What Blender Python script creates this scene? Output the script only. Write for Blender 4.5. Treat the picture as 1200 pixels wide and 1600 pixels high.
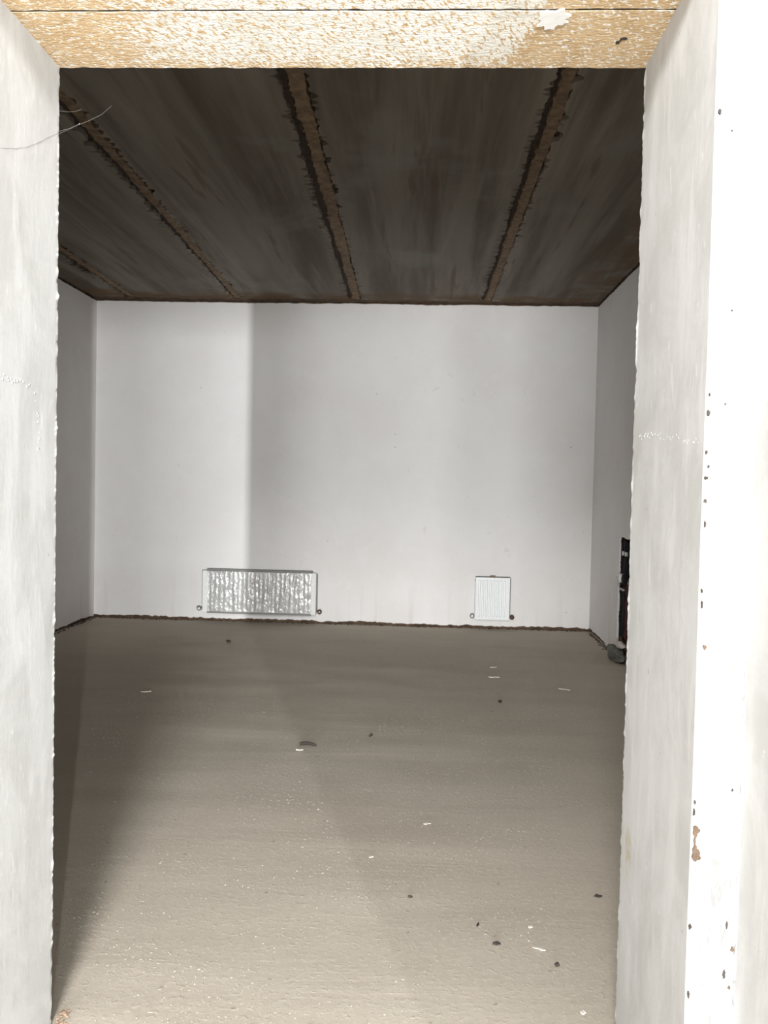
import bpy, bmesh, math, random
from mathutils import Vector, Matrix, noise

random.seed(7)
SC = bpy.context.scene
COL = SC.collection
for o in list(bpy.data.objects):
    bpy.data.objects.remove(o)

# ------------------------------------------------------------------ camera
cam_d = bpy.data.cameras.new('camera')
cam = bpy.data.objects.new('camera', cam_d)
COL.objects.link(cam)
cam_d.sensor_fit = 'AUTO'
cam_d.sensor_width = 36.0
cam_d.lens = 30.015
cam_d.clip_start = 0.05
cam.matrix_world = Matrix(((0.998771, -0.02301, 0.043908, 0.0),
                           (0.044652, 0.03291, -0.99846, 0.0),
                           (0.02153, 0.999193, 0.033897, 1.674),
                           (0, 0, 0, 1)))
SC.camera = cam

# ------------------------------------------------------------------ light
W = bpy.data.worlds.new('world')
SC.world = W
W.use_nodes = True
W.node_tree.nodes['Background'].inputs[0].default_value = (0.80, 0.88, 1.0, 1)
W.node_tree.nodes['Background'].inputs[1].default_value = 1.0


YR = -10.0          # rear wall of the hall behind the camera


def window_light(name, x, z, w, h, power, y=YR + .02, color=(0.975, 0.99, 1.0)):
    l = bpy.data.lights.new(name, 'AREA')
    l.shape = 'RECTANGLE'
    l.size, l.size_y, l.energy, l.color = w, h, power, color
    o = bpy.data.objects.new(name, l)
    o.location = (x, y, z)
    o.rotation_euler = (math.pi / 2, 0, 0)       # -Z of the lamp looks along +Y
    COL.objects.link(o)
    return o


window_light('daylight_window', -1.475, 0.80, 2.85, 1.40, 2250)
window_light('daylight_window', 1.75, 1.15, 2.00, 2.10, 1440)
window_light('daylight_slit', 3.63, 1.15, 0.105, 2.10, 2200)
lamp_d = bpy.data.lights.new('hall_fill', 'POINT')           # unseen fill light, added to brighten the floor inside the doorway
lamp_d.energy, lamp_d.color, lamp_d.shadow_soft_size = 1680, (1.0, 0.985, 0.965), 0.38
lamp = bpy.data.objects.new('hall_fill', lamp_d)
lamp.location = (-0.46, -1.50, 3.72)
COL.objects.link(lamp)

SC.view_settings.view_transform = 'Standard'
SC.view_settings.look = 'None'
SC.view_settings.exposure = 0.0
SC.view_settings.gamma = 1.0
SC.view_settings.use_curve_mapping = False
SC.cycles.diffuse_bounces = 8
SC.cycles.max_bounces = 12
SC.cycles.sample_clamp_indirect = 6.0

# ------------------------------------------------------------------ dimensions (metres)
D, XL, XR, H = 10.0, -3.886, 1.980, 3.775            # far wall, side walls, ceiling
Y1, Y2 = 1.877, 2.518                                # front and back face of the door wall
DL, DR, DH = -1.095, 0.6094, 2.877                   # opening
XS, YS = 0.712, 0.275                                # passage wall on the right and its end


# ------------------------------------------------------------------ node helper
class NT:
    def __init__(s, name, rough=0.9, spec=0.3):
        s.m = bpy.data.materials.new(name)
        s.m.use_nodes = True
        s.t = s.m.node_tree
        s.b = s.t.nodes['Principled BSDF']
        s.b.inputs['Roughness'].default_value = rough
        s.b.inputs['Specular IOR Level'].default_value = spec
        s.tc = s.t.nodes.new('ShaderNodeTexCoord')
        s.co = s.tc.outputs['Object']

    def _set(s, sock, v):
        if isinstance(v, bpy.types.NodeSocket):
            s.t.links.new(v, sock)
        elif isinstance(v, (tuple, list)):
            sock.default_value = (*v, 1) if len(v) == 3 and sock.type == 'RGBA' else v
        else:
            sock.default_value = v

    def map(s, scale=(1, 1, 1), rot=(0, 0, 0), loc=(0, 0, 0), co=None):
        n = s.t.nodes.new('ShaderNodeMapping')
        s._set(n.inputs[0], co or s.co)
        n.inputs['Scale'].default_value = scale
        n.inputs['Rotation'].default_value = rot
        n.inputs['Location'].default_value = loc
        return n.outputs[0]

    def noise(s, scale=5, detail=4, rough=0.55, dist=0.0, co=None):
        n = s.t.nodes.new('ShaderNodeTexNoise')
        s._set(n.inputs['Vector'], co or s.co)
        n.inputs['Scale'].default_value = scale
        n.inputs['Detail'].default_value = detail
        n.inputs['Roughness'].default_value = rough
        n.inputs['Distortion'].default_value = dist
        return n.outputs[0]

    def rng(s, v, a, b, c=0.0, d=1.0, smooth=True):
        n = s.t.nodes.new('ShaderNodeMapRange')
        n.interpolation_type = 'SMOOTHSTEP' if smooth else 'LINEAR'
        s._set(n.inputs['Value'], v)
        n.inputs['From Min'].default_value = a
        n.inputs['From Max'].default_value = b
        n.inputs['To Min'].default_value = c
        n.inputs['To Max'].default_value = d
        return n.outputs[0]

    def math(s, op, a, b=0.0):
        n = s.t.nodes.new('ShaderNodeMath')
        n.operation = op
        s._set(n.inputs[0], a)
        s._set(n.inputs[1], b)
        return n.outputs[0]

    def mix(s, f, a, b, mode='MIX'):
        n = s.t.nodes.new('ShaderNodeMix')
        n.data_type = 'RGBA'
        n.blend_type = mode
        s._set(n.inputs[0], f)
        s._set(n.inputs[6], a)
        s._set(n.inputs[7], b)
        return n.outputs[2]

    def xyz(s, co=None):
        n = s.t.nodes.new('ShaderNodeSeparateXYZ')
        s._set(n.inputs[0], co or s.co)
        return n.outputs

    def color(s, v):
        s._set(s.b.inputs['Base Color'], v)
        return s

    def bump(s, hgt, strength=0.5, dist=0.01, prev=None):
        n = s.t.nodes.new('ShaderNodeBump')
        n.inputs['Strength'].default_value = strength
        n.inputs['Distance'].default_value = dist
        s._set(n.inputs['Height'], hgt)
        if prev is not None:
            s._set(n.inputs['Normal'], prev)
        s.t.links.new(n.outputs[0], s.b.inputs['Normal'])
        return n.outputs[0]


def plain(name, col, rough=0.6, metal=0.0, var=0.12, scale=30, bump=0.0):
    n = NT(name, rough, 0.4)
    k = n.noise(scale, 3)
    lo = tuple(c * (1 - var) for c in col)
    hi = tuple(min(1, c * (1 + var)) for c in col)
    n.color(n.mix(n.rng(k, .3, .7), lo, hi))
    n.b.inputs['Metallic'].default_value = metal
    if bump:
        n.bump(k, bump, 0.004)
    return n.m


# ------------------------------------------------------------------ materials
def mat_room_plaster():
    n = NT('room_plaster', 0.92, 0.15)
    a = n.noise(0.9, 4, .6)
    b = n.noise(5.0, 5, .65, 0.6)
    streak = n.noise(1.0, 4, .6, 0, n.map((7, 7, .5)))
    c = n.mix(n.rng(a, .3, .7), (.735, .715, .700), (.785, .775, .765))
    c = n.mix(n.rng(b, .50, .72, 0, .35), c, (.80, .795, .79))
    z = n.xyz()[2]
    low = n.math('MULTIPLY', n.rng(z, .0, .75, 1, 0), n.rng(streak, .52, .68, 0, .45))
    c = n.mix(low, c, (.62, .56, .51))
    scuff = n.noise(14, 2, .5, 1.0, n.map((1, 1, .6)))
    c = n.mix(n.rng(scuff, .70, .76, 0, .35), c, (.60, .57, .55))
    dots = n.noise(26, 0, .5)
    c = n.mix(n.rng(dots, .87, .885, 0, .5), c, (.30, .26, .23))
    n.color(c)
    h = n.noise(7, 6, .6, .4)
    n.bump(n.math('ADD', h, n.math('MULTIPLY', n.noise(60, 3), .15)), .25, .012)
    return n.m


def mat_door_plaster():
    n = NT('door_plaster', 0.88, 0.2)
    a = n.noise(3.2, 6, .65, .6)
    tro = n.noise(1.0, 5, .6, .5, n.map((9, 9, 2.2)))
    c = n.mix(n.rng(a, .36, .64), (.465, .466, .457), (.540, .543, .539))
    c = n.mix(n.rng(tro, .50, .66, 0, .75), c, (.585, .587, .585))
    fl = n.noise(1.0, 3, .5, .8, n.map((40, 40, 13)))
    c = n.mix(n.rng(fl, .66, .70, 0, .6), c, (.63, .63, .625))
    pale = n.noise(10, 3, .5)
    c = n.mix(n.rng(pale, .62, .75, 0, .25), c, (.52, .50, .475))
    dots = n.noise(42, 0)
    c = n.mix(n.rng(dots, .885, .895, 0, .6), c, (.33, .30, .27))
    # an old damp stain low on the right reveal
    x, y, z = n.xyz()
    wob = n.noise(14, 4, .6, 1.2)
    dy = n.math('DIVIDE', n.math('SUBTRACT', y, 2.425), .035)
    dz = n.math('DIVIDE', n.math('SUBTRACT', z, .64), .075)
    r = n.math('ADD', n.math('MULTIPLY', dy, dy), n.math('MULTIPLY', dz, dz))
    st = n.math('MULTIPLY', n.rng(r, .3, 1.3, 1, 0), n.rng(wob, .38, .62, .15, 1))
    st = n.math('MULTIPLY', st, n.rng(x, .5, .6))
    c = n.mix(n.math('MULTIPLY', st, .85), c, (.42, .37, .26))
    n.color(c)
    h = n.math('ADD', n.math('MULTIPLY', tro, .6), n.math('MULTIPLY', n.noise(22, 5, .6), .35))
    h = n.math('ADD', h, n.math('MULTIPLY', fl, .35))
    n.bump(h, .24, .006)
    return n.m


def mat_front_plaster():
    n = NT('front_plaster', 0.9, 0.15)
    a = n.noise(4, 5, .6)
    c = n.mix(n.rng(a, .35, .65), (.43, .43, .427), (.48, .48, .478))
    scr = n.math('MULTIPLY', n.noise(1.0, 4, .65, 1.5, n.map((70, 70, 16))), n.rng(n.noise(5, 2), .42, .6, .85, 1.08))
    c = n.mix(n.rng(scr, .575, .64, 0, .75), c, (.17, .17, .165))
    dots = n.noise(34, 1)
    c = n.mix(n.rng(dots, .80, .82, 0, .7), c, (.12, .115, .11))
    n.color(c)
    n.bump(n.noise(16, 6, .65, .5), .3, .008)
    return n.m


def mat_floor():
    n = NT('floor_screed', 1.0, 0.0)
    big = n.noise(.7, 4, .6)
    trow = n.noise(1.0, 5, .62, .8, n.map((.5, 2.6, 1)))
    c = n.mix(n.rng(big, .3, .7), (.425, .383, .322), (.472, .430, .366))
    c = n.mix(n.rng(trow, .42, .70, 0, .5), c, (.390, .353, .300))
    fine = n.noise(38, 5, .7)
    c = n.mix(n.rng(fine, .42, .66, 0, .35), c, (.52, .48, .42))
    sp = n.noise(24, 1, .5)
    c = n.mix(n.rng(sp, .76, .79, 0, .55), c, (.24, .20, .17))
    sm = n.noise(1.0, 2, .5, .6, n.map((9, 17, 1)))
    c = n.mix(n.rng(sm, .735, .76, 0, .5), c, (.60, .55, .48))
    n.color(c)
    lump = n.noise(48, 4, .6, .3)
    h = n.math('ADD', n.rng(lump, .50, .82), n.math('MULTIPLY', n.noise(150, 3, .7), .35))
    nb = n.bump(n.math('MULTIPLY', trow, 1), .22, .02)
    n.bump(h, .45, .0035, nb)
    return n.m


def mat_slab():
    n = NT('concrete_slab', 0.9, 0.2)
    x, y, z = n.xyz()
    st = n.noise(1.0, 6, .60, .3, n.map((3.0, .20, 1)))
    st2 = n.noise(1.0, 4, .6, .2, n.map((9, .5, 1), loc=(3, 1, 0)))
    big = n.noise(.8, 4, .6, .3)
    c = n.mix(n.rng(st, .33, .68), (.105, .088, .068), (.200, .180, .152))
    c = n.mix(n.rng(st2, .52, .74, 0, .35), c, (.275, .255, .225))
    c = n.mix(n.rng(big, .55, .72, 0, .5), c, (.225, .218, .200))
    for xj in (-2.02, .70):                              # pale laitance beside two of the joints
        dj = n.math('ABSOLUTE', n.math('SUBTRACT', n.math('ADD', x, n.math('MULTIPLY', big, .1)), xj + .05))
        c = n.mix(n.math('MULTIPLY', n.rng(dj, .10, .26, .55, 0), n.rng(st2, .3, .6)), c, (.27, .245, .21))
    dk = n.noise(1.0, 3, .6, .3, n.map((9, .6, 1), loc=(7, 2, 0)))
    c = n.mix(n.rng(dk, .60, .70, 0, .6), c, (.115, .085, .060))
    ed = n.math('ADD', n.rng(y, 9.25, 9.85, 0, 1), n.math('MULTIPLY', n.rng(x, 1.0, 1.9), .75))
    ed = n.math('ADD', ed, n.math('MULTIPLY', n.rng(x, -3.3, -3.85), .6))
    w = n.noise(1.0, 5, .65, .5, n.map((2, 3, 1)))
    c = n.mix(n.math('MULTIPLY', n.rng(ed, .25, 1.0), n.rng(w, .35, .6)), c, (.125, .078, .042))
    n.color(c)
    n.bump(n.noise(18, 6, .7), .3, .006)
    return n.m


def mat_lintel():
    n = NT('lintel_concrete', 0.9, 0.15)
    x, y, z = n.xyz()
    big = n.noise(5, 4, .6)
    wob = n.math('MULTIPLY', n.math('SUBTRACT', big, .5), .35)
    left = n.rng(n.math('ADD', x, wob), -.95, -.55, 1, 0)
    tilt = n.math('SUBTRACT', x, n.math('MULTIPLY', n.math('SUBTRACT', y, 2.4), -.25))
    right = n.rng(n.math('ADD', tilt, n.math('MULTIPLY', wob, .25)), .205, .25)
    back = n.rng(n.math('ADD', y, n.math('MULTIPLY', wob, .5)), 2.42, 2.52, 0, .8)
    m = n.math('MAXIMUM', n.math('MAXIMUM', left, right), back)
    fl = n.noise(1.0, 2, .5, .15, n.map((120, 40, 1), co=n.map(rot=(0, 0, math.radians(25)))))
    fl2 = n.noise(1.0, 3, .6, .9, n.map((46, 100, 1), loc=(4, 2, 0)))
    thr = n.math('SUBTRACT', n.math('ADD', n.math('MULTIPLY', fl, n.rng(m, .0, 1, 1, .35)), n.math('MULTIPLY', fl2, n.rng(m, 0, 1, .0, .65))),
                 n.math('MULTIPLY', n.math('SUBTRACT', 1, m), .135))
    tanmask = n.rng(thr, .40, .48)
    tan = n.mix(n.rng(n.noise(12, 4, .6), .3, .7), (.545, .385, .215), (.635, .470, .285))
    white = n.mix(n.rng(n.noise(7, 5, .7, .6), .40, .70), (.84, .82, .765), (.74, .71, .635))
    n.color(n.mix(tanmask, white, tan))
    n.bump(n.math('ADD', n.math('MULTIPLY', fl2, 1.0), n.math('MULTIPLY', n.noise(70, 4), .4)), .75, .006)
    return n.m


def mat_film():
    n = NT('silver_wrap_film', 0.20, 0.9)
    k = n.noise(1.0, 4, .6, .6, n.map((22, 22, 6)))
    n.color(n.mix(n.rng(k, .35, .65), (.44, .44, .43), (.56, .56, .55)))
    n.b.inputs['Metallic'].default_value = .10
    n.bump(n.noise(1.0, 5, .6, .8, n.map((60, 60, 30))), .5, .006)
    return n.m


M = dict(
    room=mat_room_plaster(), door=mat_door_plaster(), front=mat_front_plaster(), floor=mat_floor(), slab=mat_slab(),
    lintel=mat_lintel(), film=mat_film(),
    hall=plain('hall_render', (.13, .125, .12), .95, 0, .06, 4),
    brown=plain('brown_mortar', (.085, .054, .033), .95, 0, .35, 12, .6),
    joint=plain('joint_mortar', (.170, .115, .070), .95, 0, .28, 20, .6),
    dark=plain('dark_gap', (.040, .026, .017), .95, 0, .3, 20),
    white=plain('white_enamel', (.78, .80, .80), .35, 0, .02),
    cover=plain('white_cardboard_edge', (.80, .81, .79), .7, 0, .04),
    grey=plain('grey_grille', (.22, .22, .21), .6, 0, .1),
    chrome=plain('dull_nickel', (.50, .49, .47), .35, .85, .1),
    cap=plain('white_cap', (.80, .80, .78), .5, 0, .03),
    brass=plain('brown_brass', (.16, .10, .07), .45, .6, .2),
    black=plain('black_foam', (.008, .007, .007), .9, 0, .2),
    red=plain('dark_red_foam', (.065, .005, .008), .85, 0, .2),
    sack=plain('grey_sack', (.115, .112, .092), .75, 0, .3, 16, .5),
    rubble=plain('pale_plaster_lump', (.58, .52, .49), .95, 0, .12, 30, .8),
    chipwhite=plain('pale_chip', (.64, .60, .53), .9, 0, .08),
    chipdark=plain('dark_chip', (.040, .033, .028), .9, 0, .2),
    brickdust=plain('brick_crumb', (.34, .24, .17), .95, 0, .2),
    exposed=plain('exposed_render', (.125, .085, .058), .95, 0, .2, 60, .5),
    nick=plain('dark_nick', (.055, .047, .040), .95, 0, .25),
    patch=plain('white_filler', (.86, .86, .85), .9, 0, .03, 20, .4),
    crumb=plain('floor_crumb', (.37, .335, .285), .9, 0, .2, 8),
    strand=plain('dusty_thread', (.17, .16, .14), .8, 0, .05),
)


# ------------------------------------------------------------------ object helpers
def link(name, me, mat, parent=None, smooth=False):
    o = bpy.data.objects.new(name, me)
    COL.objects.link(o)
    if mat is not None:
        me.materials.append(M[mat] if isinstance(mat, str) else mat)
    if smooth:
        for p in me.polygons:
            p.use_smooth = True
    if parent is not None:
        o.parent = parent
    return o


def obj(name, bm, mat, parent=None, smooth=False):
    me = bpy.data.meshes.new(name)
    bmesh.ops.recalc_face_normals(bm, faces=bm.faces[:])
    bm.to_mesh(me)
    bm.free()
    return link(name, me, mat, parent, smooth)


def struct(o):
    o['kind'] = 'structure'
    return o


def tag(o, label, cat, group=None):
    o['label'], o['category'] = label, cat
    if group:
        o['group'] = group
    return o


def empty(name, loc, label, cat, group=None):
    o = bpy.data.objects.new(name, None)
    o.empty_display_size = .1
    o.location = loc
    COL.objects.link(o)
    return tag(o, label, cat, group)


def box(bm, x0, x1, y0, y1, z0, z1, bev=0.0):
    r = bmesh.ops.create_cube(bm, size=1)
    for v in r['verts']:
        v.co = Vector(((x0 + x1) / 2 + v.co.x * (x1 - x0), (y0 + y1) / 2 + v.co.y * (y1 - y0), (z0 + z1) / 2 + v.co.z * (z1 - z0)))
    if bev:
        es = list({e for v in r['verts'] for e in v.link_edges})
        bmesh.ops.bevel(bm, geom=es, offset=bev, segments=2, affect='EDGES', profile=.5)
    return bm


def cyl(bm, p0, p1, r, r2=None, seg=16):
    p0, p1 = Vector(p0), Vector(p1)
    d = p1 - p0
    m = Matrix.Translation((p0 + p1) / 2) @ d.to_track_quat('Z', 'Y').to_matrix().to_4x4()
    bmesh.ops.create_cone(bm, cap_ends=True, segments=seg, radius1=r, radius2=r if r2 is None else r2, depth=d.length, matrix=m)
    return bm


def tube(bm, pts, r, seg=8):
    pts = [Vector(p) for p in pts]
    rings = []
    for i, p in enumerate(pts):
        t = (pts[min(i + 1, len(pts) - 1)] - pts[max(i - 1, 0)]).normalized()
        u = t.orthogonal().normalized() if i == 0 else (u - t * u.dot(t)).normalized()
        w = t.cross(u)
        rr = r[i] if isinstance(r, (list, tuple)) else r
        rings.append([bm.verts.new(p + (u * math.cos(a) + w * math.sin(a)) * rr) for a in [2 * math.pi * k / seg for k in range(seg)]])
    for a, b in zip(rings, rings[1:]):
        for k in range(seg):
            bm.faces.new((a[k], a[(k + 1) % seg], b[(k + 1) % seg], b[k]))
    bm.faces.new(rings[0])
    bm.faces.new(rings[-1][::-1])
    return bm


def lump(bm, c, r, seed, flat=1.0, amp=.35, sub=1, rot=0.0):
    r3 = r if isinstance(r, (tuple, list)) else (r, r, r * flat)
    g = bmesh.ops.create_icosphere(bm, subdivisions=sub, radius=1)
    off = Vector((seed * 3.1, seed * 1.7, seed * .9))
    cr, sr = math.cos(rot), math.sin(rot)
    for v in g['verts']:
        k = 1 + amp * noise.noise(v.co * 1.6 + off) * 2
        q = Vector((v.co.x * r3[0] * k, v.co.y * r3[1] * k, v.co.z * r3[2] * k))
        v.co = Vector((q.x * cr - q.y * sr, q.x * sr + q.y * cr, q.z)) + Vector(c)
    return bm


def rag(p0, p1, step, amp, seed, teeth=0.0, base=0.0):
    """ragged polyline p0..p1 (2D); deviation is to the left of the direction"""
    p0, p1 = Vector(p0), Vector(p1)
    L = (p1 - p0).length
    t = (p1 - p0) / L
    nrm = Vector((-t.y, t.x))
    n = max(2, int(L / step))
    rnd = random.Random(seed)
    out = []
    for i in range(n + 1):
        s = L * i / n + (rnd.uniform(-.35, .35) * step if 0 < i < n else 0)
        d = base + amp * (noise.noise(Vector((s * 2.3, seed * 7.7, 0))) * .9 + noise.noise(Vector((s * 9, seed * 3.3, 5))) * .6 + rnd.uniform(-.3, .3))
        if teeth and rnd.random() < .30:
            d += teeth * rnd.uniform(.3, 1)
        out.append(p0 + t * s + nrm * d)
    return out


def sheet(loops, mapf, thick, nvec):
    """flat polygon (first loop outer, others holes), mapf 2D->3D, given a thickness along nvec"""
    bm = bmesh.new()
    edges, rims = [], []
    for lp in loops:
        vs = [bm.verts.new(mapf(p)) for p in lp]
        rims.append(vs)
        edges += [bm.edges.new((vs[i], vs[(i + 1) % len(vs)])) for i in range(len(vs))]
    bmesh.ops.triangle_fill(bm, use_beauty=True, use_dissolve=False, edges=edges)
    g = bmesh.ops.extrude_face_region(bm, geom=bm.faces[:])
    for v in g['geom']:
        if isinstance(v, bmesh.types.BMVert):
            v.co += Vector(nvec) * thick
    bmesh.ops.recalc_face_normals(bm, faces=bm.faces[:])
    return bm


# ------------------------------------------------------------------ setting: floor
bm = bmesh.new()
NX, NY = 80, 200
x0, x1, y0, y1 = -8.3, 8.3, YR - .2, 10.2
gv = [[bm.verts.new((x0 + (x1 - x0) * i / NX, y0 + (y1 - y0) * j / NY,
                     .006 * noise.noise(Vector((i * .35, j * .35, 3))) - .004)) for i in range(NX + 1)] for j in range(NY + 1)]
for j in range(NY):
    for i in range(NX):
        bm.faces.new((gv[j][i], gv[j][i + 1], gv[j + 1][i + 1], gv[j + 1][i]))
floor = struct(obj('floor', bm, 'floor', smooth=True))

# ------------------------------------------------------------------ setting: far wall and side walls (brown backing, plaster coat with ragged rims)
bm = bmesh.new()
box(bm, XL - .3, XR + .3, D + .02, D + .3, -.05, 4.0)
wall_back = struct(obj('wall_back', bm, 'brown'))


def coat_outline(a0, a1, seed, top=H - .022, bottom=.030):
    lo = rag((a0, bottom), (a1, bottom), .028, .020, seed, .0)
    hi = rag((a1, top), (a0, top), .04, .008, seed + 1)
    lo = [Vector((p.x, max(.004, p.y))) for p in lo]
    return lo + hi


sh = sheet([coat_outline(XL, XR, 11)], lambda p: Vector((p.x, D, p.y)), .02, (0, 1, 0))
obj('plaster_coat', sh, 'room', wall_back)

bm = bmesh.new()
box(bm, XL - .3, XL - .02, Y2 - .1, D + .02, -.05, 4.0)
wall_left = struct(obj('wall_left', bm, 'brown'))
sh = sheet([coat_outline(Y2, D, 21)], lambda p: Vector((XL, p.x, p.y)), .02, (-1, 0, 0))
obj('plaster_coat', sh, 'room', wall_left)

# right wall with the chased recess for the pipes
NY0, NY1, NZ = 8.12, 8.605, 1.185
bm = bmesh.new()
box(bm, XR + .02, XR + .4, Y2 - .1, NY0 - .02, -.05, 4.0)
box(bm, XR + .02, XR + .4, NY1 + .02, D + .02, -.05, 4.0)
box(bm, XR + .02, XR + .4, NY0 - .02, NY1 + .02, NZ + .02, 4.0)
box(bm, XR + .25, XR + .4, NY0 - .02, NY1 + .02, -.05, NZ + .02)
wall_right = struct(obj('wall_right', bm, 'brown'))
lo1 = [Vector((p.x, max(.004, p.y))) for p in rag((Y2, .025), (NY0, .025), .028, .018, 31)]
lo2 = [Vector((p.x, max(.004, p.y))) for p in rag((NY1, .025), (D, .025), .028, .018, 32)]
up = rag((NY0, .025), (NY0, NZ), .03, .010, 33)[1:]
ov = rag((NY0, NZ), (NY1, NZ), .028, .016, 34, .012)[1:-1]
dn = rag((NY1, NZ), (NY1, .025), .03, .010, 35)[:-1]
hi = rag((D, H - .022), (Y2, H - .022), .04, .008, 36)
sh = sheet([lo1 + up + ov + dn + lo2 + hi], lambda p: Vector((XR, p.x, p.y)), .02, (1, 0, 0))
obj('plaster_coat', sh, 'room', wall_right)

# ------------------------------------------------------------------ setting: ceiling of hollow core slabs with ragged mortar joints
bm = bmesh.new()
box(bm, XL - .3, XR + .4, Y2 - .1, D + .3, H + .030, H + .25)
ceiling = struct(obj('ceiling', bm, 'dark'))
JN = [(-3.345, -3.447, .055), (-1.995, -2.20, .055), (-.690, -.822, .072), (.690, .690, .058)]     # x near the door, x at the far wall, half width
yA, yB = Y2, D - .035
edges = [(XL + .01, XL + .01, 0)] + JN + [(XR - .01, XR - .01, 0)]
for i in range(5):
    a, b = edges[i], edges[i + 1]
    ls = rag((a[0] + a[2], yA), (a[1] + a[2], yB), .028, .018, 50 + i, -.048 if a[2] else 0)
    rs = rag((b[1] - b[2], yB), (b[0] - b[2], yA), .028, .018, 60 + i, -.062 if b[2] else 0)
    far = rag((a[1] + a[2], yB), (b[1] - b[2], yB), .05, .016, 70 + i)[1:-1]
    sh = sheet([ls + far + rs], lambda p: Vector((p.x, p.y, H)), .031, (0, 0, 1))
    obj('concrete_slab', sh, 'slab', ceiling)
for i, (xa, xb, w) in enumerate(JN):
    s = .008
    ls = rag((xa - w * .42 + s, yA), (xb - w * .42 + s, yB + .01), .03, .012, 80 + i, .016)
    rs = rag((xb + w * .72 + s, yB + .01), (xa + w * .72 + s, yA), .03, .012, 90 + i, .012)
    sh = sheet([ls + rs], lambda p: Vector((p.x, p.y, H + .008 + .006 * noise.noise(Vector((p.x * 20, p.y * 6, 1))))), .026, (0, 0, 1))
    obj('mortar_joint', sh, 'joint', ceiling)
# brown smeared mortar bead in the angle over the far wall
far = rag((XL, D - .115), (XR, D - .115), .05, .022, 97)
sh = sheet([far + [Vector((XR, D + .02)), Vector((XL, D + .02))]], lambda p: Vector((p.x, p.y, H - .004 + .004 * noise.noise(Vector((p.x * 9, p.y * 9, 1))))), .03, (0, 0, 1))
obj('mortar_bead', sh, 'brown', ceiling)


# ------------------------------------------------------------------ setting: the wall with the doorway
def pier(name, section, z0, z1, mats, parent=None, step=.008):
    """vertical prism; section = [(x, y, wobble, material index of the face to the next point)]"""
    bm = bmesh.new()
    nz = int((z1 - z0) / step)
    rings = []
    for k in range(nz + 1):
        z = z0 + (z1 - z0) * k / nz
        ring = []
        for i, (x, y, w, mi) in enumerate(section):
            dx = dy = 0.0
            if w < 0:                                        # inside a face: only slow waves
                dx = -w * noise.noise(Vector((i * 5.3, z * 2.2, 2)))
            elif w:
                q = Vector((i * 5.3, z * 5, 2))
                g = noise.noise(Vector((i * 4.7, z * 55, 12)))
                dx = w * (noise.noise(q) * .45 + noise.noise(Vector((i * 2.1, z * 34, 8))) * .5 + noise.noise(Vector((i * 3.1, z * 90, 1))) * .5 + max(0, g - .42) * 2.5)
                dy = w * (noise.noise(q + Vector((9, 0, 0))) * .5 + noise.noise(Vector((i * 6.1, z * 32, 4))) * .6)
                dx *= 1 if x < -.5 else 1
            ring.append(bm.verts.new((x + dx, y + dy, z)))
        rings.append(ring)
    n = len(section)
    for a, b in zip(rings, rings[1:]):
        for i in range(n):
            f = bm.faces.new((a[i], a[(i + 1) % n], b[(i + 1) % n], b[i]))
            f.material_index = section[i][3]
    bm.faces.new(rings[0])
    bm.faces.new(rings[-1])
    o = obj(name, bm, None, parent)
    for m in mats:
        o.data.materials.append(M[m])
    return o


TOP = 3.9
MATS = ('door', 'front', 'room')
e = .006
right = [(3.9, YS, 0, 1), (3.9, Y2, 0, 2), (DR + e, Y2, .0035, 0), (DR, Y2 - e, .0045, 0), (DR, Y2 - .02, -.002, 0), (DR, 2.36, -.002, 0), (DR, 2.2, -.002, 0), (DR, 2.04, -.002, 0),
         (DR, Y1 + .012, -.0015, 0), (DR + .003, Y1 + .003, .0018, 1), (DR + .012, Y1, .0012, 1), (XS - .004, Y1, .0012, 1), (XS, Y1 - .006, .0018, 0), (XS, Y1 - .03, -.001, 0),
         (XS, 1.5, -.001, 0), (XS, 1.1, -.001, 0), (XS, .6, -.001, 0), (XS, YS, 0, 1)]
right = [(XS + .30, YS, 0, 1), (XS + .30, Y1 - .02, 0, 1), (8.2, Y1 - .02, 0, 1)] + [(8.2, Y2, 0, 2)] + right[2:]
wall_front = struct(pier('wall_front', right, -.05, TOP, MATS))
left = [(-8.2, Y1, 0, 1), (DL - .012, Y1, .0012, 1), (DL - .003, Y1 + .003, .0018, 0), (DL, Y1 + .012, -.0015, 0), (DL, 2.04, -.002, 0), (DL, 2.2, -.002, 0),
        (DL, 2.36, -.002, 0), (DL, Y2 - .02, -.002, 0), (DL, Y2 - e, .0045, 0), (DL - e, Y2, .0035, 2), (-8.2, Y2, 0, 2)]
pier('plastered_pier', left, -.05, TOP, MATS, wall_front)
bm = bmesh.new()
box(bm, DL - .02, DR + .02, Y1 + .005, Y2 - .005, DH + .19, TOP)
obj('masonry_head', bm, 'front', wall_front)


def beam(y0, y1, seed):
    bm = bmesh.new()
    xa, xb, n = DL - .012, DR + .012, 110
    prof = [(y0, DH + .19), (y0, DH + .0025), (y0 + .002, DH), (y0 + (y1 - y0) * .35, DH), (y0 + (y1 - y0) * .7, DH), (y1 - .003, DH), (y1, DH + .003), (y1, DH + .19)]
    rows = []
    for k in range(n + 1):
        x = xa + (xb - xa) * k / n
        row = []
        for i, (y, z) in enumerate(prof):
            w = .0022 if i in (1, 2, 5, 6) else .0008
            row.append(bm.verts.new((x, y + w * noise.noise(Vector((x * 30, i * 3.3, seed))) * 1.4, z + w * noise.noise(Vector((x * 22, i * 7, seed + 5))))))
        rows.append(row)
    for a, b in zip(rows, rows[1:]):
        for i in range(len(prof) - 1):
            bm.faces.new((a[i], b[i], b[i + 1], a[i + 1]))
        bm.faces.new((a[-1], b[-1], b[0], a[0]))
    bm.faces.new(rows[0])
    bm.faces.new(rows[-1])
    return bm


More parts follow.
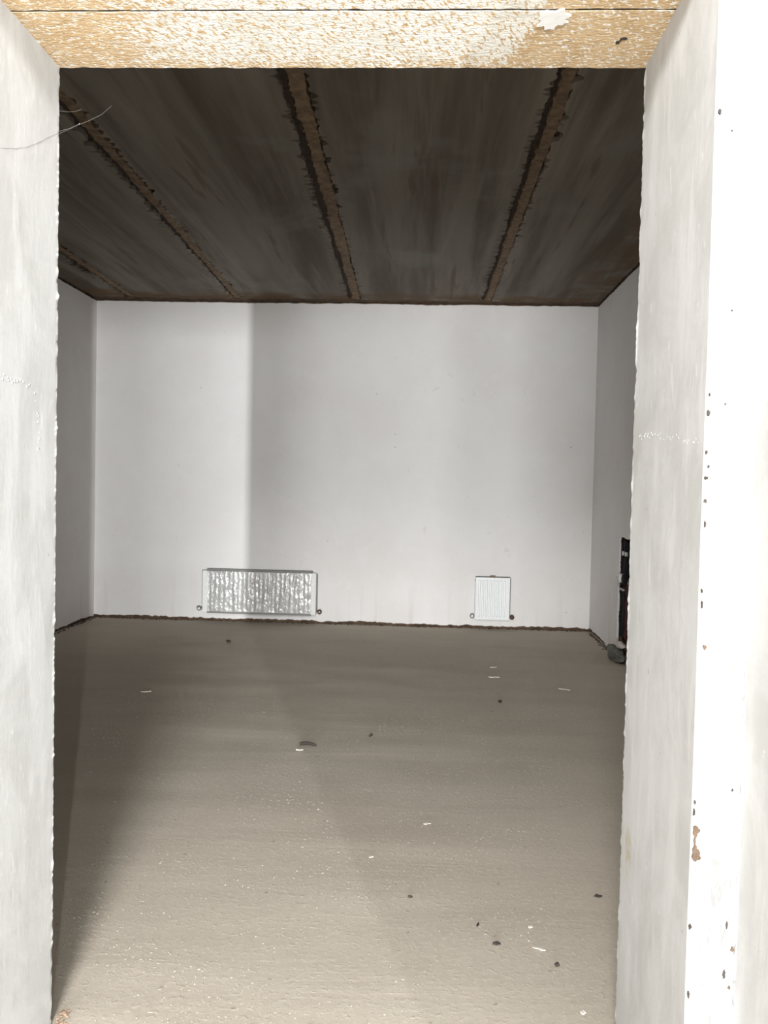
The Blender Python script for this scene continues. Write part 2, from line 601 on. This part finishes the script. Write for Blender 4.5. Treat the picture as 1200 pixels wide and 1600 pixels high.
b1 = obj('lintel_beam', beam(Y1 + .002, 2.2110, 1), 'lintel', wall_front)
bm = bmesh.new()
box(bm, DL, DR, 2.2095, 2.2185, DH + .0015, DH + .10)
obj('dark_joint_strip', bm, 'dark', wall_front)  # dark strip closes the gap between the beams to a dark line
b2 = obj('lintel_beam', beam(2.2170, Y2 - .001, 2), 'lintel', wall_front)


def splat(cx, cy, rx, ry, seed, n=26, amp=.3):
    out = []
    for k in range(n):
        a = 2 * math.pi * k / n
        r = 1 + amp * noise.noise(Vector((math.cos(a) * 2.2, math.sin(a) * 2.2, seed))) * 2 + random.uniform(-.13, .13)
        out.append(Vector((cx + math.cos(a) * rx * r, cy + math.sin(a) * ry * r)))
    return out


# white filler dab across the joint of the two lintels
sh = sheet([splat(.306, 2.252, .040, .046, 3.3, 44, .28)], lambda p: Vector((p.x, p.y, DH - .004)), .008, (0, 0, 1))
p = obj('filler_patch', sh, 'patch', wall_front)
p['label'] = 'white filler dab on the tan lintel'
for cx, cy, rx, ry, s in ((.512, 2.352, .010, .006, 1), (.500, 2.372, .006, .008, 2), (.505, 2.362, .003, .006, 3)):
    sh = sheet([splat(cx, cy, rx, ry, s, 12, .35)], lambda p: Vector((p.x, p.y, DH - .0016)), .003, (0, 0, 1))
    obj('pit', sh, 'nick', b2)

# hairline crack on the left reveal
pts = []
for k in range(41):
    t = k / 40
    y = 1.95 + (Y2 - .01 - 1.95) * t
    z = 2.40 + (2.675 - 2.40) * t + .010 * math.sin(t * 7.5) + .004 * noise.noise(Vector((t * 18, 1, 1)))
    pts.append((DL + .0002, y, z))
bm = bmesh.new()
tube(bm, pts, [.00015 + .0006 * abs(noise.noise(Vector((i * .21, 2, 2)))) for i in range(41)], 5)
obj('crack', bm, 'nick', wall_front)


# raised plaster ridges left by the trowel
def ridge(face_x, sgn, pts, r, seed):
    bm = bmesh.new()
    rnd = random.Random(seed)
    for (ya, za), (yb, zb) in zip(pts, pts[1:]):
        n = max(3, int(math.hypot(yb - ya, zb - za) / .012))
        for k in range(n):
            t = k / n
            if rnd.random() < .25:
                continue
            lump(bm, (face_x, ya + (yb - ya) * t + rnd.uniform(-.008, .008), za + (zb - za) * t + rnd.uniform(-.008, .008)),
                 (r * .45, r * rnd.uniform(.7, 2.0), r * rnd.uniform(.7, 1.8)), rnd.random() * 50)
    o = obj('plaster_ridge', bm, 'door', wall_front, True)
    o['kind'] = 'stuff'
    return o


ridge(DL, 1, [(2.05, 1.915), (2.19, 1.93), (2.345, 1.922), (2.385, 1.87), (2.40, 1.74)], .0030, 1)
ridge(DR, -1, [(2.46, 1.82), (2.30, 1.815), (2.12, 1.80), (1.92, 1.778)], .0022, 2)


# knocked-off spots along the arris and scratches on the front face
def spot(cx, cz, rx, rz, seed, mat, y=Y1, nm='chipped_spot'):
    sh = sheet([splat(cx, cz, rx, rz, seed, 18, .4)], lambda p: Vector((p.x, y - .0022, p.y)), .004, (0, 1, 0))
    return obj(nm, sh, mat, wall_front)


s = sheet([[Vector(q) for q in ((.611, .935), (.616, .938), (.621, .936), (.623, .931), (.6265, .930), (.625, .925), (.6205, .922), (.619, .915), (.6165, .909), (.6175, .901),
                                (.616, .897), (.620, .893), (.6195, .888), (.625, .885), (.6275, .879), (.6265, .873), (.630, .868), (.626, .862), (.6215, .863), (.618, .858),
                                (.613, .861), (.610, .868), (.6125, .877), (.611, .885), (.614, .893), (.6125, .905), (.6145, .912), (.611, .920), (.612, .928))]], lambda p: Vector((p.x, Y1 - .0024, p.y)), .004, (0, 1, 0))
o = obj('chipped_spot', s, 'exposed', wall_front)
o['label'] = 'brown chip on the arris'
for cx, cz, rx, rz, sd, mt in ((.613, .990, .002, .004, 4, 'nick'), (.612, .968, .002, .007, 5, 'nick'), (.611, .712, .003, .006, 6, 'nick'),
                               (.613, .560, .002, .008, 7, 'nick'), (.622, 1.332, .004, .005, 8, 'exposed'), (.613, 1.425, .002, .008, 9, 'nick'),
                               (.612, 1.455, .002, .004, 10, 'nick'), (.614, 1.60, .002, .006, 11, 'nick'), (.613, 1.650, .003, .004, 12, 'nick'),
                               (.613, 1.700, .004, .003, 13, 'nick'), (.617, 1.725, .002, .003, 14, 'nick'), (.612, 1.755, .002, .004, 15, 'nick'),
                               (.613, 1.840, .003, .006, 16, 'nick'), (.614, 1.880, .002, .003, 17, 'nick'), (.615, 2.480, .003, .006, 18, 'nick'),
                               (.614, 2.385, .003, .020, 19, 'patch'), (.704, .667, .004, .005, 20, 'exposed'), (.700, .580, .003, .004, 21, 'exposed'),
                               (.688, .610, .003, .010, 22, 'nick'), (.690, .720, .002, .010, 23, 'nick'), (.692, 1.02, .002, .003, 24, 'nick'),
                               (.642, 2.44, .002, .002, 25, 'nick'), (.655, 2.06, .002, .002, 26, 'nick'), (.648, 1.86, .002, .002, 27, 'nick')):
    spot(cx, cz, rx, rz, sd, mt)

# ------------------------------------------------------------------ setting: the hall behind the camera, where the daylight enters
bm = bmesh.new()
HW = 8.2
holes = [(-2.91, -.04), (.74, 2.76), (3.57, 3.69)]
xs = [-HW] + [v for hl in holes for v in hl] + [HW]
segs = [(xs[k], xs[k + 1], 0, 3.9) for k in range(0, 8, 2)]
for hl in holes:
    segs += [(hl[0], hl[1], 0, .09), (hl[0], hl[1], 1.51 if hl[0] < -2 else 2.21, 3.9)]
for a in segs:
    box(bm, a[0], a[1], YR - .25, YR, a[2] - .05, a[3])
struct(obj('wall_rear', bm, 'hall'))
bm = bmesh.new()
box(bm, -HW - .2, -HW, YR, Y2, -.05, 3.9)
struct(obj('wall_hall_left', bm, 'hall'))
bm = bmesh.new()
box(bm, HW, HW + .2, YR, Y2, -.05, 3.9)
struct(obj('wall_hall_right', bm, 'hall'))
bm = bmesh.new()
box(bm, -HW - .2, HW + .2, YR - .25, Y2 - .1, 3.9, 4.1)
struct(obj('ceiling_hall', bm, 'hall'))


# ------------------------------------------------------------------ radiators
def valve(parent, x, side, z, capmat, bodymat, wall=0.10):
    """small angle valve beside the lower corner, with its pipe into the wall; y is measured from the front plane"""
    bm = bmesh.new()
    cyl(bm, (x, .045, z), (x + side * .035, .045, z), .011)
    cyl(bm, (x + side * .035, .030, z), (x + side * .035, wall + .01, z), .010)
    cyl(bm, (x + side * .035, .016, z), (x + side * .035, .040, z), .026, .026, 20)
    v = obj('valve', bm, bodymat, parent, True)
    bm = bmesh.new()
    cyl(bm, (x + side * .035, .002, z), (x + side * .035, .020, z), .015, .018, 20)
    obj('valve_cap', bm, capmat, v, True)
    return v


def panel_bm(w, h, pitch, m=.03):
    """pressed steel front panel: flat rim, vertical channels"""
    bm = bmesh.new()
    n = int((w - 2 * m) / pitch)
    p = (w - 2 * m) / n
    xs = [(-w / 2, 0), (-w / 2 + m, 0)]
    for k in range(n):
        a = -w / 2 + m + k * p
        xs += [(a + p * .16, 1), (a + p * .40, 1), (a + p * .56, 0), (a + p, 0)]
    xs += [(w / 2, 0)]
    zs = [(0, 0), (m, 0), (m + .014, 1), (h - m - .014, 1), (h - m, 0), (h, 0)]
    g = [[bm.verts.new((x, -.001 + .016 * fx * fz, z)) for x, fx in xs] for z, fz in zs]
    for a, b in zip(g, g[1:]):
        for i in range(len(xs) - 1):
            bm.faces.new((a[i], a[i + 1], b[i + 1], b[i]))
    r = bmesh.ops.extrude_face_region(bm, geom=bm.faces[:])
    for v in r['geom']:
        if isinstance(v, bmesh.types.BMVert):
            v.co.y = .020
    return bm


# white radiator, right
R2 = empty('panel_radiator', (.845, 9.892, .118), 'small white panel radiator with vertical ridges, low on the far wall', 'radiator', 'radiators on the far wall')
w, h = .392, .488
obj('front_panel', panel_bm(w, h, .041), 'white', R2)
bm = bmesh.new()
box(bm, -w / 2 + .004, w / 2 - .004, .062, .078, .01, h - .01, .004)
obj('rear_panel', bm, 'white', R2)
bm = bmesh.new()
for k in range(11):
    xx = -w / 2 + .03 + k * (w - .06) / 10
    box(bm, xx - .001, xx + .001, .018, .062, .03, h - .03)
o = obj('convector_fins', bm, 'grey', R2)
o['kind'] = 'stuff'
for sx in (-1, 1):
    bm = bmesh.new()
    a = sx * (w / 2 + .0015)
    box(bm, min(a, a + sx * .006), max(a, a + sx * .006), .001, .080, .012, h - .004, .0015)
    obj('side_cover', bm, 'cover' if sx < 0 else 'grey', R2)  # right cover coloured grey to stand for the shadow line on that side
bm = bmesh.new()
for k in range(19):
    xx = -w / 2 + .012 + k * (w - .024) / 18
    box(bm, xx - .004, xx + .004, .010, .072, h, h + .003)
box(bm, -w / 2, w / 2, .002, .012, h - .003, h + .006)
box(bm, -w / 2, w / 2, .068, .078, h - .003, h + .006)
obj('top_grille', bm, 'grey', R2)
bm = bmesh.new()
box(bm, -.03, .03, .03, .07, h + .004, h + .018, .004)
obj('packing_clip', bm, 'brass', R2)
bm = bmesh.new()
cyl(bm, (-w / 2 - .012, .045, h - .035), (-w / 2 + .004, .045, h - .035), .008)
obj('bleed_valve', bm, 'brass', R2)
for sx in (-1, 1):
    bm = bmesh.new()
    box(bm, sx * .12 - .012, sx * .12 + .012, .076, .110, .06, h - .06)
    obj('wall_bracket', bm, 'grey', R2)
valve(R2, -w / 2, -1, .035, 'cap', 'chrome', .108)
valve(R2, w / 2, 1, .030, 'brass', 'brass', .108)

# wrapped radiator, left
R1 = empty('panel_radiator', (-1.878, 9.885, .118), 'long low panel radiator still wrapped in crinkled silver film, on the far wall', 'radiator', 'radiators on the far wall')
w, h = 1.328, .490
bm = bmesh.new()
box(bm, -w / 2 + .004, w / 2 - .004, .012, .030, .006, h - .006, .004)
box(bm, -w / 2 + .004, w / 2 - .004, .070, .086, .006, h - .006, .004)
obj('steel_panels', bm, 'white', R1)
bm = bmesh.new()
NXF, NZF = 200, 60
fx0, fx1 = -w / 2 + .045, w / 2 - .045
g = []
for j in range(NZF + 1):
    row = []
    for i in range(NXF + 1):
        x = fx0 + (fx1 - fx0) * i / NXF
        z = .004 + (h - .010) * j / NZF
        # vertical channels of the panel underneath, and folds of the loose film over them
        d = .0030 * math.sin(2 * math.pi * x / .052 + 1.2 * math.sin(x * 7))
        d += .009 * noise.noise(Vector((x * 15 - .5 * z, z * 2.4, 1.5)))
        d += .0065 * noise.noise(Vector((x * 40 - z * 4, z * 14, 7)))
        d += .004 * noise.noise(Vector((x * 90, z * 40, 17)))
        d *= .55 + 1.7 * max(0.0, noise.noise(Vector((x * 6.5 - z * 1.5, z * 4.5, 33))) + .12)
        k = min(1, min(j, NZF - j) / 4, min(i, NXF - i) / 5)
        row.append(bm.verts.new((x, .002 - d * k * .8, z)))
    g.append(row)
for a, b in zip(g, g[1:]):
    for i in range(NXF):
        bm.faces.new((a[i], a[i + 1], b[i + 1], b[i]))
r = bmesh.ops.extrude_face_region(bm, geom=bm.faces[:])
for v in r['geom']:
    if isinstance(v, bmesh.types.BMVert):
        v.co.y = .011
o = obj('film_wrap', bm, 'film', R1, True)
o['label'] = 'crinkled silver wrapping film'
for sx in (-1, 1):
    bm = bmesh.new()
    a = sx * w / 2
    box(bm, min(a, a - sx * .052), max(a, a - sx * .052), -.010, .012, -.002, h - .004, .003)
    box(bm, min(a, a + sx * .005), max(a, a + sx * .005), -.010, .090, -.002, h - .004, .002)
    obj('corner_protector', bm, 'cover', R1)
for z0, z1, a in ((h - .004, h + .016, .045), (-.014, .004, .05)):
    bm = bmesh.new()
    box(bm, -w / 2 + a, w / 2 - a, -.004, .086, z0, z1, .003)
    obj('top_grille' if z0 > .2 else 'bottom_rail', bm, 'grey', R1)
bm = bmesh.new()
box(bm, w / 2 + .005, w / 2 + .014, .02, .09, .03, h - .02, .002)
obj('side_cover', bm, 'grey', R1)
bm = bmesh.new()
box(bm, -w / 2 - .012, -w / 2 - .005, .02, .09, .03, h - .02, .002)
obj('side_cover', bm, 'grey', R1)
for sx in (-1, 1):
    bm = bmesh.new()
    box(bm, sx * .45 - .012, sx * .45 + .012, .084, .117, .06, h - .06)
    obj('wall_bracket', bm, 'grey', R1)
valve(R1, -w / 2 - .015, -1, .035, 'cap', 'chrome', .115)
valve(R1, w / 2 + .012, 1, .032, 'chrome', 'brass', .115)


# ------------------------------------------------------------------ heating manifold in the chase of the right wall
MF = empty('heating_manifold', (XR + .035, 8.36, 0), 'dark pipes and manifold with a white knob in the chase of the right wall', 'manifold')
bm = bmesh.new()
box(bm, .06, .20, -.225, .232, .215, 1.172)
obj('back_plate', bm, 'black', MF)
for k, (yy, xx, rr, mt, top) in enumerate(((.175, .0, .030, 'black', 1.165), (.10, .015, .032, 'black', 1.165), (.03, .0, .030, 'black', 1.15), (-.04, .01, .034, 'red', .74),
                                           (-.115, .0, .034, 'red', .76), (-.185, .01, .030, 'black', 1.15))):
    bm = bmesh.new()
    n = 46
    pts = [(xx + .004 * math.sin(i * .5 + k), yy + .006 * math.sin(i * .31 + k * 2), .215 + (top - .215) * i / n) for i in range(n + 1)]
    tube(bm, pts, [rr * (1 + (.08 if i % 2 else -.04)) for i in range(n + 1)], 12)
    obj('insulated_pipe', bm, mt, MF, True)
for z, mt in ((.80, 'black'),):
    bm = bmesh.new()
    cyl(bm, (-.026, -.20, z), (-.026, .19, z), .014)
    ob = obj('manifold_bar', bm, mt, MF, True)
    for yy in (-.15, -.075, 0, .075, .15):
        bm = bmesh.new()
        cyl(bm, (-.030, yy, z - .05), (-.030, yy, z - .012), .008)
        obj('outlet', bm, 'chrome', ob, True)
for yy in (.03, -.09):
    bm = bmesh.new()
    box(bm, -.050, -.030, yy - .022, yy + .022, 1.02, 1.06, .003)
    obj('actuator', bm, 'chrome', MF)
bm = bmesh.new()
cyl(bm, (-.045, .01, .80), (-.088, -.005, .80), .046, .040, 20)
k = obj('knob', bm, 'cap', MF, True)
k['label'] = 'white round knob'
bm = bmesh.new()
cyl(bm, (-.040, -.10, .80), (-.075, -.10, .80), .050, .050, 20)
obj('pressure_gauge', bm, 'black', MF, True)
for yy in (-.03, -.13):
    bm = bmesh.new()
    cyl(bm, (-.05, yy, .70), (-.085, yy, .70), .012)
    obj('drain_cap', bm, 'chrome', MF, True)

# sack of rubble and a pale lump at its foot
SK = bmesh.new()
g = bmesh.ops.create_icosphere(SK, subdivisions=4, radius=1)
for v in g['verts']:
    q = v.co.copy()
    kk = 1 + .30 * noise.noise(q * 1.7 + Vector((3, 1, 2))) + .22 * abs(noise.noise(Vector((q.x * 2 + 4, q.y * 4.5 + q.z * 2, 1)))) + .10 * noise.noise(Vector((q.x * 3, q.y * 9, q.z * 3)))
    z = q.z * .075 * kk
    v.co = Vector((1.925 + q.x * .060 * kk, 8.37 + q.y * .255 * kk, max(.002, .060 + z)))
o = obj('rubble_sack', SK, 'sack', None, True)
tag(o, 'dusty grey-green sack slumped on the floor at the foot of the pipe chase', 'sack')
bm = bmesh.new()
lump(bm, (1.940, 8.26, .165), (.036, .10, .030), 4.2, 1, .18, 3, .15)
o = obj('plaster_lump', bm, 'rubble', None, True)
tag(o, 'pale plaster lump lying on top of the grey sack', 'rubble')

# ------------------------------------------------------------------ cobweb threads at the left jamb
CW = empty('cobweb', (DL, 2.505, 2.70), 'thin dusty threads sticking out of the left jamb below the lintel', 'cobweb')
for pts in ([(0, 0, .048), (.030, .012, .050), (.048, .012, .052), (.066, .012, .058)], [(0, 0, -.02), (.045, .02, .012), (.080, .03, .032), (.118, .03, .050), (.148, .03, .076)],
            [(0, 0, -.012), (.032, .014, .004), (.045, .014, .011), (.058, .014, .016)]):
    bm = bmesh.new()
    tube(bm, pts, .00025, 5)
    obj('thread', bm, 'strand', CW)
bm = bmesh.new()
lump(bm, (.058, .014, .016), .0022, 3, 1, .3)
obj('dust_knot', bm, 'strand', CW)


# ------------------------------------------------------------------ debris on the floor
def chip(name, x, y, r, mat, seed, rot, label, cat, flat=.45):
    if name == 'plaster_flake':
        cr, sr = math.cos(rot), math.sin(rot)
        q = [Vector((p.x * cr - p.y * sr, p.x * sr + p.y * cr + .25 * r[1] * math.sin(p.x / r[0] * 2.5))) for p in splat(0, 0, r[0], r[1], seed * 1.7, 22, .42)]
        bm = sheet([q], lambda p: Vector((p.x, p.y, .35 * r[2] + .25 * r[2] * noise.noise(Vector((p.x * 90, p.y * 90, seed))))), -r[2] * .8, (0, 0, 1))
        o = obj(name, bm, mat)
        o.location = (x, y, r[2] * .5)
        return tag(o, label, cat)
    bm = bmesh.new()
    lump(bm, (0, 0, 0), (r[0], r[1], r[2]), seed, 1, .55, 2, rot)
    o = obj(name, bm, mat, None, False)
    o.location = (x, y, r[2] * .55)
    tag(o, label, cat)
    return o


bm = bmesh.new()
tube(bm, [(-.050, 0, .008), (-.028, .006, .011), (0, .008, .012), (.022, .004, .011), (.045, -.006, .008), (.058, -.014, .005)], [.010, .011, .011, .010, .008, .003], 8)
o = obj('rubber_strip', bm, 'chipdark', None, True)
o.location = (-.688, 5.335, .002)
tag(o, 'thin dark curved strip lying alone in the middle of the floor', 'scrap')
chip('plaster_flake', -.72, 5.24, (.022, .008, .006), 'chipwhite', 1, .1, 'pale flake just in front of the dark curved strip on the floor', 'debris')
chip('plaster_flake', .46, 3.06, (.022, .006, .004), 'chipwhite', 2, -.5, 'largest pale elongated flake on the floor near the right jamb', 'debris')
chip('plaster_flake', .45, 3.21, (.007, .006, .005), 'chipwhite', 3, 0, 'small round pale flake just behind the elongated one near right jamb', 'debris')
chip('plaster_flake', .55, 2.69, (.007, .007, .006), 'chipwhite', 4, 0, 'pale pebble on the floor closest to the doorway at right', 'debris')
chip('plaster_flake', .06, 4.16, (.018, .006, .004), 'chipwhite', 5, 0, 'pale sliver lying alone mid-floor right of centre', 'debris')
chip('plaster_flake', -.19, 3.76, (.010, .006, .005), 'chipwhite', 6, .3, 'pale crumb lying in the bright middle of the floor, front half', 'debris')
chip('plaster_flake', -2.12, 6.55, (.030, .016, .006), 'chipwhite', 7, .2, 'pale flake in the dark left part of the floor', 'debris')
chip('plaster_flake', .69, 7.84, (.030, .016, .006), 'chipwhite', 8, .2, 'farther of two pale flakes on the floor in front of the white radiator', 'debris')
chip('plaster_flake', .66, 7.44, (.040, .018, .006), 'chipwhite', 9, -.1, 'nearer of two pale flakes on the floor in front of the white radiator', 'debris')
chip('plaster_flake', 1.21, 7.07, (.045, .012, .005), 'chipwhite', 10, -.5, 'pale streaky flake at the far right of the floor', 'debris')
chip('stone_chip', -1.96, 8.69, (.024, .018, .014), 'chipdark', 11, .4, 'dark chip on the floor in front of the wrapped radiator', 'debris')
chip('stone_chip', .51, 2.96, (.008, .007, .006), 'chipdark', 12, .2, 'dark pebble next to the pale elongated flake near right jamb', 'debris')
chip('stone_chip', .25, 3.21, (.004, .016, .004), 'chipdark', 13, -.35, 'thin dark grey sliver on the floor in the right foreground', 'debris')
chip('stone_chip', .76, 3.48, (.016, .006, .006), 'chipdark', 14, -.1, 'dark chip on the floor hard beside the right jamb', 'debris')
chip('stone_chip', .31, 3.08, (.014, .008, .006), 'chipdark', 15, .2, 'brown crumb beside a scratched patch of floor, right foreground', 'debris')
chip('stone_chip', -.01, 3.41, (.007, .006, .005), 'chipdark', 16, 0, 'small dark dot of stone in the bright front floor', 'debris')
chip('stone_chip', -.30, 5.59, (.010, .016, .010), 'chipdark', 17, -.3, 'dark chip on the floor right of the curved strip', 'debris')
chip('stone_chip', .64, 6.59, (.012, .020, .010), 'chipdark', 18, .1, 'dark chip midway between the white radiator and the doorway', 'debris')

# crumbs nobody would count: one mesh
rnd = random.Random(5)
bm = bmesh.new()
tmp = bmesh.new()
bmesh.ops.create_icosphere(tmp, subdivisions=1, radius=1)
base = [v.co.copy() for v in tmp.verts]
faces = [[v.index for v in f.verts] for f in tmp.faces]
tmp.free()
V, F = [], []


def crumb(x, y, r, seed):
    off = len(V)
    sx, sy = r * rnd.uniform(.7, 1.8), r * rnd.uniform(.6, 1.2)
    a = rnd.uniform(0, 3.14)
    for p in base:
        k = 1 + .5 * noise.noise(p * 1.5 + Vector((seed, 0, 0)))
        px, py = p.x * sx * k, p.y * sy * k
        V.append((x + px * math.cos(a) - py * math.sin(a), y + px * math.sin(a) + py * math.cos(a), max(-.004, p.z * r * .55 * k)))
    F.extend([tuple(i + off for i in f) for f in faces])


n = 0
while n < 2600:
    y = 2.4 + 4.2 * rnd.random() ** 2.0
    x = rnd.uniform(-1.9 if y < 4.5 else -3.7, 1.1 if y < 4.5 else 1.9)
    dens = noise.noise(Vector((x * 2.2, y * 2.6, 4))) + .25
    if rnd.random() > dens * 1.5 + .08:
        continue
    if y < 2.62 and not DL + .12 < x < DR - .03 or x < DL - .1 and y < 2.6:
        continue
    crumb(x, y, rnd.uniform(.0012, .0034), n * .37)
    n += 1
me = bpy.data.meshes.new('floor_crumbs')
me.from_pydata(V, [], F)
o = link('floor_crumbs', me, 'crumb')
o['kind'] = 'stuff'
o['label'] = 'grit and screed crumbs scattered over the floor'

V, F = [], []
for k in range(420):
    side = rnd.random()
    if side < .62:
        crumb(rnd.uniform(XL + .05, XR - .05), D - .012 - abs(rnd.gauss(0, .02)), rnd.uniform(.004, .011), k * 1.3)
    elif side < .8:
        crumb(XL + .012 + abs(rnd.gauss(0, .02)), rnd.uniform(7.5, 9.95), rnd.uniform(.004, .011), k * 1.3)
    else:
        crumb(XR - .012 - abs(rnd.gauss(0, .02)), rnd.uniform(8.75, 9.95), rnd.uniform(.004, .011), k * 1.3)
me = bpy.data.meshes.new('mortar_crumbs')
me.from_pydata(V, [], F)
o = link('mortar_crumbs', me, 'brown')
o['kind'] = 'stuff'
o['label'] = 'brown mortar crumbs along the foot of the walls'

V, F = [], []
for k in range(60):
    crumb(DL + .004 + abs(rnd.gauss(0, .018)), rnd.uniform(2.38, 2.58), rnd.uniform(.003, .007), k * 2.3)
me = bpy.data.meshes.new('brick_crumbs')
me.from_pydata(V, [], F)
o = link('brick_crumbs', me, 'brickdust')
o['kind'] = 'stuff'
o['label'] = 'reddish brick crumbs at the foot of the left jamb'
